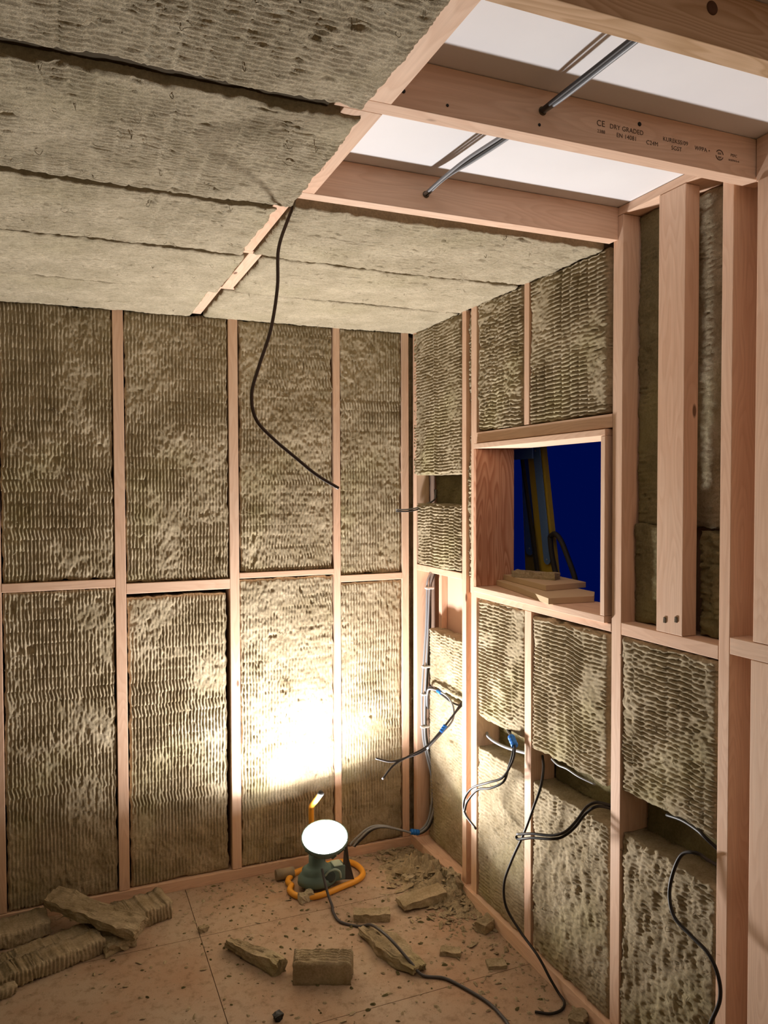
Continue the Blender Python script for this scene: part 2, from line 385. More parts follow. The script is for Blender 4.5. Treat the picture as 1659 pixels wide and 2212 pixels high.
struct(box('trim_3', -2.79, -0.966, -2.55, 0.0, 2.377, 2.386, SHEATH, bev=0))  # dark sheet added above the left batts to keep the gaps dark
struct(box('trim_4', -0.888, -0.001, -1.332, 0.0, 2.377, 2.386, SHEATH, bev=0))  # same added dark sheet above the right batts
GAP_SHADE = plain('gap_shade', (0.055, 0.040, 0.022), 0.95)  # near-black colour painting the shade deep in the ceiling gaps
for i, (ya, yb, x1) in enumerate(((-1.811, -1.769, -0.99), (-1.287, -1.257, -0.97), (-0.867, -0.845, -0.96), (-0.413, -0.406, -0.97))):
    struct(box('trim_%d' % (5+i), -2.79, x1, ya, yb, 2.303, 2.3765, GAP_SHADE, bev=0))  # added filler strips, so each gap between batts looks shaded
# ---------------------------------------------------------------- timber of the back wall
G_BS = 'upright studs of the back wall'
def stud(x0, x1, y0, y1, z0, z1, label, ax=2, group=None, name='wall_stud', cat='wall stud', mats=WOOD, bev=0.0015):
    o = box(name, x0, x1, y0, y1, z0, z1, mats[ax], bev=bev); tag(o, label, cat, group); return o
ZT = 2.29
stud(-1.692, -1.652, 0.0, 0.095, 0.042, ZT, 'pine stud cut off by the left edge of the photo, on the back wall', group=G_BS)
stud(-2.13, -2.09, 0.0, 0.095, 0.042, ZT, 'pine stud of the back wall beyond the left edge', group=G_BS)
stud(-1.258, -1.219, 0.0, 0.095, 0.042, ZT, 'leftmost full-height pine stud fully in view on the back wall', group=G_BS)
stud(-0.817, -0.779, 0.0, 0.095, 0.042, ZT, 'full-height pine stud of the back wall just left of the hanging ceiling cable', group=G_BS)
stud(-0.371, -0.341, 0.0, 0.095, 0.042, ZT, 'full-height pine stud of the back wall directly behind the glowing lamp', group=G_BS)
stud(-0.052, -0.019, 0.0, 0.095, 0.042, ZT, 'last pine stud of the back wall, beside the corner', group=G_BS)
G_BR = 'short rails between the back wall studs'
stud(-1.651, -1.259, 0.0, 0.05, 1.228, 1.260, 'short horizontal pine rail at the left edge of the back wall', 0, G_BR, 'wall_rail', 'wall rail')
stud(-1.2185, -0.8175, 0.0, 0.05, 1.200, 1.240, 'short pine rail above the sunken lower batt, second from left on the back wall', 0, G_BR, 'wall_rail', 'wall rail')
stud(-0.7785, -0.3715, 0.0, 0.05, 1.239, 1.262, 'thin pine rail between the two middle studs of the back wall', 0, G_BR, 'wall_rail', 'wall rail')
stud(-0.3405, -0.0525, 0.0, 0.05, 1.203, 1.232, 'short pine rail of the back wall nearest the corner', 0, G_BR, 'wall_rail', 'wall rail')
tag(box('bottom_plate', -2.79, -0.005, -0.003, 0.095, 0.0, 0.040, WOOD[0]), 'long pine bottom plate along the foot of the back wall', 'bottom plate')
G_BB = 'stone wool batts of the back wall'
def bb(x0, x1, z0, z1, seed, label, y=0.004, **k):
    o = batt('insulation_batt', (x0, y, z0), (1, 0, 0), (0, 0, 1), (0, -1, 0), x1-x0, z1-z0, 0.085, 'v', seed=seed, **k)
    tag(o, label, 'insulation batt', G_BB); return o
bb(-2.085, -1.697, 0.045, ZT, 1, 'ribbed batt of the back wall beyond the left edge', res=2, fibres=0)
bb(-2.79, -2.135, 0.045, ZT, 2, 'wide ribbed batt far left on the back wall, out of the picture', res=3, fibres=0)
bb(-1.648, -1.262, 1.263, ZT, 3, 'ribbed upper batt at the left edge of the back wall', fibres=260)
bb(-1.648, -1.263, 0.045, 1.226, 4, 'ribbed lower batt at the left edge of the back wall, behind the offcut pile', fibres=120)
bb(-1.216, -0.821, 1.243, ZT, 5, 'ribbed upper batt of the back wall, second from the left', fibres=300)
bb(-1.213, -0.832, 0.045, 1.183, 6, 'ribbed lower batt with a dark gap above and at its right side', y=0.012, fibres=200)
bb(-0.771, -0.375, 1.264, ZT, 7, 'upper batt of the back wall behind the hanging black cable', fibres=420)
bb(-0.776, -0.375, 0.045, 1.234, 8, 'brightly lit lower batt of the back wall behind and left of the lamp', fibres=200)
bb(-0.337, -0.056, 1.235, ZT, 9, 'narrow upper batt of the back wall next to the corner', fibres=420)
bb(-0.337, -0.056, 0.045, 1.199, 10, 'narrow lower batt of the back wall next to the corner', fibres=200)
o = batt('insulation_strip', (-0.016, 0.028, 0.045), (1, 0, 0), (0, 0, 1), (0, -1, 0), 0.05, 2.24, 0.05, 'v', seed=11, rough=3.0, ragged=2.2, fibres=900, res=1.3)
tag(o, 'ragged narrow strip of wool stuffed in the corner between the two walls', 'insulation strip')

# ---------------------------------------------------------------- timber of the right wall
G_RS = 'upright studs of the right wall'
D = 0.095
stud(0.0, 0.062, -0.040, -0.004, 0.042, ZT, 'first pine stud of the right wall, in the corner beside the grey cable bundle', group=G_RS)
stud(0.0, D, -0.492, -0.459, 0.042, ZT, 'narrow pine stud left of the window, the farther one of the pair', group=G_RS)
stud(0.0, 0.13, -0.573, -0.531, 0.042, ZT, 'pine stud that carries the left side of the window opening', group=G_RS)
stud(0.0, D, -0.926, -0.896, 1.817, ZT, 'short pine stud between the two batts above the window', group=G_RS)
stud(0.0, D, -0.943, -0.903, 0.055, 1.190, 'short pine stud under the middle of the window sill', group=G_RS)
stud(0.0, 0.13, -1.393, -1.352, 0.055, 2.362, 'tall pine stud right of the window opening', group=G_RS)
stud(0.0, 0.13, -1.776, -1.743, 0.055, 2.362, 'tall pine stud right of the free-standing post', group=G_RS)
o = stud(-0.001, 0.045, -1.626, -1.533, 1.2255, 2.362, 'broad rough pine post standing free on the rail between two tall studs', name='wall_post', cat='wall post')
# nail plates / staples at its foot
for dy, dz in ((-0.045, 0.045), (-0.005, 0.038)):
    s = rock('torn_staple', (-0.0015, -1.580+dy+0.02, 1.225+dz-0.012), (0.004, 0.008, 0.015), 0, 91, SHEATH, 0.3, 1); local(s, o)
stud(0.0, 0.05, -1.935, -1.842, 1.2515, ZT, 'broad pine post at the right edge of the photo, above its rail', group='posts at the right edge', name='wall_post', cat='wall post')
stud(0.0, 0.05, -1.935, -1.837, 0.055, 1.209, 'broad pine post at the right edge of the photo, below its rail', group='posts at the right edge', name='wall_post', cat='wall post')
stud(0.0, 0.13, -2.30, -2.26, 0.055, ZT, 'pine stud of the right wall beyond the right edge of the photo', group=G_RS)
stud(0.0, 0.13, -2.80, -2.76, 0.055, ZT, 'farther pine stud of the right wall beyond the right edge of the photo', group=G_RS)
G_RR = 'horizontal rails of the right wall'
stud(0.0, 0.06, -0.4585, -0.0405, 1.246, 1.272, 'short pine rail above the open cavity with grey cables', 1, G_RR, 'wall_rail', 'wall rail')
stud(0.0, D, -1.7425, -1.3935, 1.190, 1.2245, 'pale pine rail under the free-standing post', 1, G_RR, 'wall_rail', 'wall rail')
stud(0.0, 0.06, -2.2595, -1.7765, 1.210, 1.250, 'short pine rail at the right edge between the broad posts', 1, G_RR, 'wall_rail', 'wall rail')
stud(-0.001, D, -1.3515, -0.5735, 1.775, 1.814, 'pine header rail across the top of the window opening', 1, G_RR, 'window_header', 'window header')
stud(-0.001, 0.13, -1.3515, -0.5735, 1.191, 1.214, 'pine rail across the bottom of the window opening', 1, G_RR, 'window_sill_rail', 'window rail')
stud(0.015, D, -0.5305, -0.4925, 1.20, 1.26, 'little pink block between the paired studs left of the window', 1, None, 'blocking', 'blocking')
tag(box('top_plate', 0.0, 0.13, -1.79, -1.33, 2.363, 2.386, WOOD[1]), 'pale pine top plate above the free-standing post, under the white board', 'top plate')
tag(box('rim_joist', 0.004, 0.05, -2.75, -1.834, 2.290, 2.386, WOOD[1]), 'pale pine rim beam at the top right corner of the photo', 'rim joist')
# bottom plate of the right wall (torn edge)
tag(box('bottom_plate', -0.012, 0.095, -3.79, -0.001, 0.0, 0.050, WOOD[1]), 'long pine bottom plate along the foot of the right wall', 'bottom plate')
tag(box('cavity_batten', 0.100, 0.129, -0.085, -0.058, 0.96, 1.245, WOOD[2]), 'thin upright batten inside the open cavity behind the grey cables', 'batten')

# window lining (the box in the opening)
win = empty('window_1', (0.065, -0.956, 1.215)); struct(win)
LX0, LX1 = -0.014, 0.152
box('window_jamb', LX0, LX1, -0.594, -0.5745, 1.2355, 1.752, WOOD_STRONG[2], win)
box('window_jamb', LX0, LX1, -1.3375, -1.318, 1.2355, 1.752, WOOD[2], win)
box('window_head', LX0, LX1, -1.3375, -0.5745, 1.7525, 1.7715, WOOD[1], win)
box('window_sill', LX0, LX1, -1.3375, -0.5745, 1.2150, 1.2350, WOOD[1], win)

G_RB = 'stone wool batts of the right wall'
def rb(y0, y1, z0, z1, seed, label, x=0.003, t=0.085, group=G_RB, ridge='u', **k):   # y0 = far, y1 = near (more negative)
    o = batt('insulation_batt', (x, y0, z0), (0, -1, 0), (0, 0, 1), (-1, 0, 0), y0-y1, z1-z0, t, ridge, seed=seed, **k)
    tag(o, label, 'insulation batt', group); return o
rb(-0.012, -0.450, 1.662, ZT, 20, 'tall ribbed batt at the top of the right wall next to the corner', x=-0.002, fibres=250)
rb(-0.047, -0.446, 1.275, 1.537, 21, 'small square ribbed batt under the dark recess near the corner', x=-0.002, fibres=250)
rb(-0.579, -0.876, 1.819, ZT, 22, 'rough upper batt above the left half of the window', fibres=800, rough=1.7)
rb(-0.927, -1.322, 1.818, ZT, 23, 'crisply ribbed upper batt above the right half of the window', fibres=220, amp=1.25)
rb(-0.580, -0.897, 0.742, 1.186, 24, 'batt right under the left half of the window sill', fibres=150, amp=1.2)
rb(-0.946, -1.330, 0.734, 1.178, 25, 'batt right under the right half of the window sill', fibres=150, amp=1.2)
rb(-1.392, -1.735, 0.752, 1.183, 26, 'batt under the rail that carries the free-standing post', fibres=400, amp=1.2, rough=1.4)
rb(-0.578, -0.897, 0.053, 0.625, 27, 'lower batt under the blue-taped cables, above the floor', fibres=150, amp=0.7, streaky=0.35)
rb(-0.948, -1.340, 0.053, 0.618, 28, 'rough lower batt behind the long looping black cable', fibres=350, amp=0.55, rough=1.4, streaky=1.0)
rb(-1.392, -1.738, 0.053, 0.628, 29, 'rough mossy lower batt nearest the camera on the right wall', fibres=350, amp=0.55, rough=1.4, streaky=1.2)
rb(-0.066, -0.452, 0.735, 0.985, 30, 'pale batt low in the corner bay, under the open cavity', x=0.048, t=0.06, fibres=100, amp=0.6)
rb(-0.066, -0.452, 0.053, 0.722, 31, 'tall smooth batt behind the grey cable bundle, down to the floor', x=0.046, t=0.06, fibres=60, amp=0.4)
o = batt('insulation_strip', (0.012, -0.4945, 1.262), (0, -1, 0), (0, 0, 1), (-1, 0, 0), 0.024, 1.02, 0.05, 'u', seed=32, rough=2.5, ragged=1.6, fibres=900)
tag(o, 'frayed strip of wool squeezed between the paired studs left of the window', 'insulation strip')
# inner layer behind the cut-outs and beside the post
G_IN = 'inner layer of stone wool seen in the cut-outs'
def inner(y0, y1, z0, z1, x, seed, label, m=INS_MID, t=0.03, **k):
    o = batt('insulation_batt', (x, y0, z0), (0, -1, 0), (0, 0, 1), (-1, 0, 0), y0-y1, z1-z0, t, 'u', seed=seed, m=m, res=1.6, amp=0.3, fibres=30, **k)
    tag(o, label, 'insulation batt', G_IN)
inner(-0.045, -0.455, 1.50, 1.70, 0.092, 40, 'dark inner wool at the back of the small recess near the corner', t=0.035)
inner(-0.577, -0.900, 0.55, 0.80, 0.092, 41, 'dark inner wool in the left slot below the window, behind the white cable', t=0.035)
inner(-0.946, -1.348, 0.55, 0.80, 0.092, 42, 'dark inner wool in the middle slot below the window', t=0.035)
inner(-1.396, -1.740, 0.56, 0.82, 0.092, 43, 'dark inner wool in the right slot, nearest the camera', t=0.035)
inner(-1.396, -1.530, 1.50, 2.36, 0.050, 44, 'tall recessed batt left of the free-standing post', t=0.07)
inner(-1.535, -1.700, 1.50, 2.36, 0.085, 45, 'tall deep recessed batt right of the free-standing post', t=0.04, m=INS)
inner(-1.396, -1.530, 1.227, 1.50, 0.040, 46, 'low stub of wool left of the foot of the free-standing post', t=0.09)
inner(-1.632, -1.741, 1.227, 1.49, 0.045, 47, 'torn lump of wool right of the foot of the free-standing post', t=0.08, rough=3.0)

# ---------------------------------------------------------------- ceiling joists
jA = empty('ceiling_joist', (-0.47, -1.812, H)); tag(jA, 'ceiling joist with printed grading stamps and a cable through it', 'ceiling joist', 'ceiling joists')
box('beam', -0.985, 0.045, -1.832, -1.792, H, PANEL_Z-0.001, WOOD[0], jA)
jB = empty('ceiling_joist', (-0.45, -1.352, H)); tag(jB, 'ceiling joist above the edge of the finished wool ceiling, second from the camera', 'ceiling joist', 'ceiling joists')
box('beam', -0.960, 0.0, -1.372, -1.333, H, PANEL_Z-0.001, WOOD[0], jB)
jN = empty('ceiling_joist', (-0.4, -2.22, H)); tag(jN, 'dark knotty beam in the top right corner, nearest the camera', 'ceiling joist', 'ceiling joists')
box('beam', -0.885, 0.003, -2.199, -2.158, H, PANEL_Z-0.001, WOOD_KNOTTY, jN)
for kx, kz, r in ((-0.50, 2.352, 0.011), (-0.60, 2.366, 0.008)):
    lathe('knot', [(0.0005, 0.0012), (r*0.6, 0.0010), (r, 0.0002), (r, -0.001)][::-1], plain('knot_wood', (0.10, 0.045, 0.02), 0.7), Matrix.Translation((kx, -2.1995, kz)) @ Matrix.Rotation(math.pi/2, 4, 'X'), jN, 20)
for i, y in enumerate((-2.62, -3.06, -3.5)):
    o = box('ceiling_joist', -2.79, 0.0, y-0.04, y, H, PANEL_Z-0.001, WOOD[0]); tag(o, ('first', 'second', 'last')[i]+' bare ceiling joist toward the room end behind the camera', 'ceiling joist', 'joists behind the camera')
for hx, hy, hz, par in ((-0.565, -1.8325, 2.344, jA), (-0.597, -1.3725, 2.337, jB)):
    lathe('drilled_hole', [(0.0085, -0.0005), (0.0088, 0.0006), (0.0075, 0.0012), (0.0005, 0.0004)], SHEATH, Matrix.Translation((hx, hy, hz)) @ Matrix.Rotation(math.pi/2, 4, 'X'), par, 20)
# screws and dark knots on the joists and studs that the photo shows
def screw(x, y, z, par, r=0.004):
    lathe('screw', [(r, -0.0005), (r, 0.0006), (r*0.5, 0.0012), (0.0004, 0.0006)], RUBBER, Matrix.Translation((x, y, z)) @ Matrix.Rotation(math.pi/2, 4, 'X'), par, 14)
screw(-0.865, -1.8325, 2.325, jA); screw(-0.775, -1.8325, 2.316, jA, 0.0028); screw(-0.572, -1.8325, 2.316, jA, 0.003); screw(-0.325, -1.8325, 2.361, jA, 0.0045)
# grading stamps on the near side of the joist
def stamp(txt, x, z, size, par=jA):
    cu = bpy.data.curves.new('stamp', 'FONT'); cu.body = txt; cu.size = size; cu.align_x = 'CENTER'; cu.align_y = 'CENTER'; cu.extrude = 0.00015; cu.space_character = 1.05
    t = bpy.data.objects.new('stamp', cu); C.objects.link(t); bpy.context.view_layer.update()
    me = bpy.data.meshes.new_from_object(t.evaluated_get(bpy.context.evaluated_depsgraph_get())); bpy.data.objects.remove(t)
    me.materials.clear(); o = link('grade_stamp', me, INK); o.rotation_euler = (math.pi/2, 0, 0); o.location = (x, -1.8324, z); local(o, par); return o
stamp('CE', -0.424, 2.3445, 0.017); stamp('2388', -0.423, 2.3285, 0.0095)
stamp('DRY GRADED', -0.358, 2.3435, 0.0135); stamp('EN 14081', -0.358, 2.3285, 0.0125)
stamp('C24M', -0.291, 2.327, 0.0125); stamp('KUREKSS/09', -0.228, 2.3415, 0.0125); stamp('SGST', -0.225, 2.3265, 0.0125)
stamp('WPPA \u2022', -0.153, 2.337, 0.0125); stamp('PEFC', -0.0615, 2.338, 0.0085); stamp('HO079/15-41', -0.061, 2.327, 0.0055)
# round logo: broken ring with two short bars of letters
V, Fc = [], []
for a0, a1 in ((0.15, 2.6), (3.3, 5.9)):
    n = 16; b0 = len(V)
    for i in range(n+1):
        a = a0+(a1-a0)*i/n
        for r in (0.0095, 0.0116): V.append((r*math.cos(a), 0, r*math.sin(a)))
    for i in range(n): Fc.append((b0+2*i, b0+2*i+1, b0+2*i+3, b0+2*i+2))
o = poly('grade_stamp', V, Fc, INK, None, False, (-0.1035, -1.8326, 2.333)); local(o, jA)
stamp('ibk', -0.1035, 2.3365, 0.008); stamp('ppi', -0.1035, 2.329, 0.008)
# small black marks on the window header
# trimmers along the middle of the ceiling
G_TR = 'pine trimmers along the middle of the ceiling'
def trim(x0, x1, y0, y1, label, z=H): tag(box('ceiling_trimmer', x0, x1, y0, y1, z, z+0.09, WOOD[1]), label, 'ceiling trimmer', G_TR)
trim(-0.965, -0.889, -2.60, -1.8325, 'pine trimmer nearest the camera, running up to the stamped joist')
trim(-0.965, -0.889, -1.7915, -1.3725, 'wide pink pine trimmer between the two open joists, beside the wool ceiling')
trim(-0.960, -0.922, -1.3325, -0.885, 'pine trimmer beside the top of the hanging black cable')
trim(-0.928, -0.889, -0.862, -0.452, 'pine trimmer in the middle of the wool ceiling, second from the back wall')
trim(-0.962, -0.926, -0.430, -0.010, 'short pine trimmer that ends at the back wall')
tag(box('ceiling_blocking', -0.950, -0.889, -0.884, -0.863, H, H+0.06, WOOD[0]), 'small pale block between the trimmers, farther from the back wall', 'blocking')
tag(box('ceiling_blocking', -0.950, -0.870, -0.4515, -0.431, H, H+0.06, WOOD[0]), 'small pale block between the trimmers, nearer the back wall', 'blocking')
# ceiling batts
G_CB = 'stone wool batts of the ceiling'
def cb(x0, x1, y0, y1, seed, label, z=2.285, **k):
    o = batt('insulation_batt', (x0, y0, z), (1, 0, 0), (0, 1, 0), (0, 0, -1), x1-x0, y1-y0, 0.085, 'u', seed=seed, m=INS_CEIL, **k)
    tag(o, label, 'insulation batt', G_CB)
cb(-1.90, -0.935, -2.55, -1.812, 50, 'large ribbed ceiling batt at the top left corner of the photo', fibres=80, amp=0.8, slits=2.2)
cb(-1.95, -0.922, -1.768, -1.288, 51, 'large ribbed ceiling batt, second row from the camera', fibres=80, amp=0.8, slits=2.2)
cb(-2.0, -0.952, -1.256, -0.868, 52, 'left ceiling batt in the third row from the camera', fibres=80, amp=0.55, pits=1.6, slits=1.8)
cb(-2.0, -0.936, -0.844, -0.414, 53, 'left ceiling batt in the second row from the back wall', fibres=60, amp=0.25, pits=1.6)
cb(-2.0, -0.965, -0.405, -0.004, 54, 'left ceiling batt along the back wall', fibres=40, amp=0.2)
for i, (a, b) in enumerate(((-2.55, -1.8), (-1.77, -1.278), (-1.262, -0.862), (-0.846, -0.414), (-0.405, -0.004))):
    cb(-2.79, (-1.91, -1.96, -2.01, -2.01, -2.01)[i], a, b, 60+i, ('nearest', 'second nearest', 'middle', 'second farthest', 'farthest')[i]+' ceiling batt beyond the left edge, counted from the camera', res=3, fibres=0)
cb(-0.915, 0.004, -1.304, -0.874, 55, 'right ceiling batt below the open joist, with a torn dark edge', fibres=90, amp=0.4, pits=1.8, slits=1.8)
cb(-0.884, 0.004, -0.853, -0.444, 56, 'right ceiling batt, middle one of three', fibres=90, amp=0.2, pits=1.8)
cb(-0.915, 0.004, -0.425, 0.002, 57, 'right ceiling batt along the back wall, above the corner', fibres=30, amp=0.2)

# ---------------------------------------------------------------- cables
def cable(name, label, pts, r, m, group=None, cat='cable', **k):
    o = tube(name, pts, r, m, **k); tag(o, label, cat, group); return o
def wrap(par, p, q, r=0.009, m=BLUE, name='blue_tape_wrap'):
    P = [Vector(p)+(Vector(q)-Vector(p))*i/6 for i in range(7)]
    V, Fc = tube_geo(P, [r*(0.92+0.12*(i % 2)) for i in range(7)], 12)
    o = poly(name, [v-P[0] for v in V], Fc, m, None, False, P[0]); local(o, par); return o
cable('hanging_cable', 'dark cable dangling from the ceiling joist in a slack bend', [(-0.880,-1.290,2.330),(-0.906,-1.275,2.306),(-0.927,-1.27,2.258),(-0.949,-1.270,2.188),(-0.952,-1.270,2.098),(-0.969,-1.270,1.995),(-0.999,-1.270,1.903),(-1.018,-1.270,1.834),(-1.008,-1.270,1.773),(-0.965,-1.270,1.726),(-0.907,-1.270,1.679),(-0.853,-1.270,1.637),(-0.796,-1.270,1.604)], 0.0042, BROWNC)
B = [(0.078,-0.056,1.243),(0.058,-0.062,1.20),(0.050,-0.062,1.155),(0.043,-0.062,1.001),(0.034,-0.062,0.817),(0.027,-0.062,0.663),(0.027,-0.062,0.508),(0.041,-0.075,0.417),(0.062,-0.090,0.325),(0.057,-0.100,0.226),(0.026,-0.100,0.129),(-0.031,-0.100,0.098),(-0.093,-0.090,0.118),(-0.176,-0.080,0.145),(-0.236,-0.070,0.141),(-0.286,-0.060,0.102),(-0.312,-0.055,0.074)]
G_BC = 'cables clipped in a bundle beside the corner stud'
lab = ['pale grey cable of the corner bundle, left strand', 'pale grey cable of the corner bundle, middle strand', 'dark grey cable of the corner bundle, right strand']
bundle = []
for i, (ox, oy, oz) in enumerate(((-0.010, 0.002, 0.004), (0.0, -0.004, 0.0), (0.011, 0.002, -0.006))):
    pts = [(x+ox*(1+0.35*math.sin(j*1.7+i)), y+oy, z+oz*(1 if j > 8 else 0)) for j, (x, y, z) in enumerate(B)]
    bundle.append(cable('grey_cable', lab[i], pts, 0.0046, (GREYC, GREYC, DGREYC)[i], G_BC))
for x, y, z in ((0.051, -0.062, 1.165), (0.034, -0.062, 0.817), (0.029, -0.062, 0.695), (0.027, -0.062, 0.55)):
    o = box('cable_clip', x-0.019, x+0.020, y-0.012, y+0.010, z-0.005, z+0.005, CLIP, bev=0.003); local(o, bundle[1])
wrap(bundle[1], (0.0615, -0.092, 0.315), (0.0605, -0.096, 0.262), 0.0125); wrap(bundle[1], (-0.020, -0.1, 0.099), (-0.058, -0.097, 0.108), 0.0125)
G_P = 'dark cables sticking out of the corner bay'
pa = cable('dark_cable', 'dark cable poking into the room left of the double stud, upper end', [(0.060,-0.44,0.752),(0.020,-0.434,0.747),(-0.027,-0.420,0.694),(-0.079,-0.400,0.620),(-0.130,-0.380,0.562),(-0.192,-0.360,0.538),(-0.258,-0.350,0.527),(-0.319,-0.340,0.545)], 0.0042, DGREYC, G_P)
cable('dark_cable', 'dark cable poking into the room left of the double stud, drooping end', [(0.060,-0.44,0.762),(0.020,-0.434,0.760),(-0.021,-0.424,0.703),(-0.073,-0.404,0.634),(-0.124,-0.384,0.576),(-0.188,-0.366,0.544),(-0.248,-0.354,0.513),(-0.294,-0.345,0.460)], 0.0042, DGREYC, G_P)
wrap(pa, (-0.048, -0.411, 0.664), (-0.067, -0.406, 0.637), 0.0085)
lp = cable('grey_cable', 'grey cable curving from the corner bundle into the dark pair', [(0.036,-0.066,0.64),(0.032,-0.078,0.695),(0.020,-0.120,0.731),(0.022,-0.200,0.743),(0.020,-0.300,0.742),(0.004,-0.380,0.716),(-0.017,-0.408,0.676),(-0.062,-0.408,0.634),(-0.12,-0.390,0.571)], 0.0040, GREYC)
wrap(lp, (0.022, -0.20, 0.743), (0.0205, -0.235, 0.743), 0.0075)
cable('grey_cable', 'short grey cable from the corner bundle to the hole in the narrow stud', [(0.040,-0.068,0.63),(0.034,-0.080,0.700),(0.026,-0.120,0.742),(0.026,-0.220,0.735),(0.020,-0.350,0.728),(0.034,-0.457,0.735)], 0.0040, DGREYC)
sc = cable('slot_cable', 'pale cable crossing the left slot below the window', [(0.045,-0.574,0.668),(0.035,-0.60,0.664),(0.030,-0.662,0.661),(0.030,-0.758,0.667),(0.030,-0.902,0.690)], 0.0055, GREYC)
G_1 = 'pair of dark cables held by blue tape below the window'
ba = cable('dark_cable', 'dark cable with blue tape below the window, longer tail', [(0.025,-0.74,0.750),(0.000,-0.800,0.744),(-0.020,-0.862,0.739),(-0.030,-0.890,0.710),(-0.040,-0.885,0.663),(-0.060,-0.858,0.608),(-0.080,-0.799,0.574),(-0.090,-0.701,0.521),(-0.100,-0.660,0.464),(-0.100,-0.667,0.415),(-0.100,-0.746,0.392)], 0.0042, DGREYC, G_1)
cable('dark_cable', 'dark cable with blue tape below the window, shorter lower tail', [(0.030,-0.76,0.748),(0.000,-0.815,0.738),(-0.020,-0.868,0.730),(-0.030,-0.878,0.699),(-0.040,-0.865,0.640),(-0.060,-0.867,0.598),(-0.080,-0.815,0.560),(-0.090,-0.742,0.529),(-0.100,-0.685,0.469),(-0.105,-0.670,0.424)], 0.0042, BLACK, G_1)
wrap(ba, (-0.017, -0.845, 0.742), (-0.026, -0.884, 0.722), 0.0125)
cable('black_cable', 'long black cable looping from the middle slot down over the floor plate', [(0.040,-0.952,0.70),(0.000,-1.016,0.684),(-0.030,-1.045,0.638),(-0.050,-1.033,0.568),(-0.060,-0.994,0.471),(-0.060,-0.918,0.344),(-0.060,-0.871,0.243),(-0.050,-0.870,0.159),(-0.035,-0.938,0.105),(-0.035,-1.040,0.080),(-0.030,-1.10,0.040),(-0.022,-1.135,0.012),(-0.026,-1.170,0.007),(-0.053,-1.196,0.006),(-0.096,-1.199,0.006),(-0.136,-1.173,0.006)], 0.0043, BLACK)
G_2 = 'black loop sticking out of the middle slot'
cable('black_cable', 'upper strand of the black loop sticking out of the middle slot', [(0.060,-1.318,0.66),(0.040,-1.301,0.664),(0.000,-1.292,0.675),(-0.020,-1.270,0.657),(-0.050,-1.259,0.615),(-0.080,-1.244,0.581),(-0.100,-1.202,0.557),(-0.120,-1.133,0.537),(-0.132,-1.066,0.510)], 0.0043, BLACK, G_2)
cable('black_cable', 'lower strand of the black loop sticking out of the middle slot', [(0.060,-1.318,0.655),(0.040,-1.301,0.655),(0.000,-1.292,0.663),(-0.020,-1.264,0.634),(-0.050,-1.253,0.594),(-0.080,-1.233,0.562),(-0.100,-1.202,0.546),(-0.120,-1.133,0.524),(-0.130,-1.071,0.496),(-0.133,-1.060,0.502)], 0.0043, BLACK, G_2)
cable('black_cable', 'black cable hanging in a wide S from the slot nearest the camera', [(0.085,-1.70,0.665),(0.040,-1.716,0.670),(0.010,-1.707,0.685),(-0.020,-1.700,0.705),(-0.030,-1.664,0.689),(-0.040,-1.645,0.641),(-0.050,-1.641,0.582),(-0.060,-1.668,0.539),(-0.060,-1.720,0.522),(-0.060,-1.778,0.507),(-0.060,-1.809,0.470),(-0.060,-1.814,0.418),(-0.060,-1.787,0.344),(-0.060,-1.767,0.277),(-0.060,-1.75,0.18),(-0.08,-1.74,0.09),(-0.11,-1.76,0.02),(-0.15,-1.82,0.006)], 0.0046, BLACK)
cable('dark_cable', 'dark cable end along the top of the slot nearest the camera', [(0.045,-1.528,0.722),(0.03,-1.60,0.738),(0.005,-1.677,0.748),(0.000,-1.707,0.743),(0.012,-1.742,0.722)], 0.0046, BLACK)
cable('grey_cable', 'thin pale cable along the top of the middle slot', [(0.03,-1.02,0.712),(0.012,-1.08,0.715),(0.006,-1.136,0.722),(0.006,-1.194,0.718),(0.015,-1.262,0.716)], 0.003, GREYC)
G_8 = 'two short grey wires from the small recess near the corner'
for i in range(2):
    cable('short_wire', ('upper', 'lower')[i]+' short grey wire poking out of the small recess', [(0.085,-0.060+i*0.01,1.60),(0.080,-0.057,1.557),(0.030,-0.063,1.534-0.006*i),(-0.010,-0.072,1.521-0.008*i),(-0.081,-0.120,1.515-0.008*i),(-0.141,-0.140,1.516-0.007*i)], 0.0032, (GREYC, DGREYC)[i], G_8)
G_C1 = 'cables strung under the white ceiling board'
for i in range(2):
    o = (i-0.5)*0.011
    cable('ceiling_cable', ('pale', 'dark')[i]+' cable from the hole in the stamped joist to the knotty beam', [(-0.565+o*0.5,-1.81,2.344),(-0.565+o*0.6,-1.832,2.344),(-0.566+o,-1.900,2.342),(-0.567+o,-2.000,2.341),(-0.567+o,-2.10,2.341),(-0.566+o,-2.175,2.341)], 0.0045, (DGREYC, GREYC)[i], G_C1)
for i in range(3):
    o = (i-1)*0.009
    cable('ceiling_cable', ('pale left', 'dark middle', 'pale right')[i]+' cable between the second and the stamped joist', [(-0.597+o*0.3,-1.352,2.337),(-0.597+o*0.4,-1.372,2.337),(-0.588+o*0.8,-1.45,2.349+0.004*(i-1)),(-0.580+o,-1.56,2.350),(-0.572+o,-1.68,2.347),(-0.566+o*0.6,-1.795,2.344),(-0.565+o*0.4,-1.815,2.344)], 0.0040, (GREYC, BLACK, GREYC)[i], G_C1)

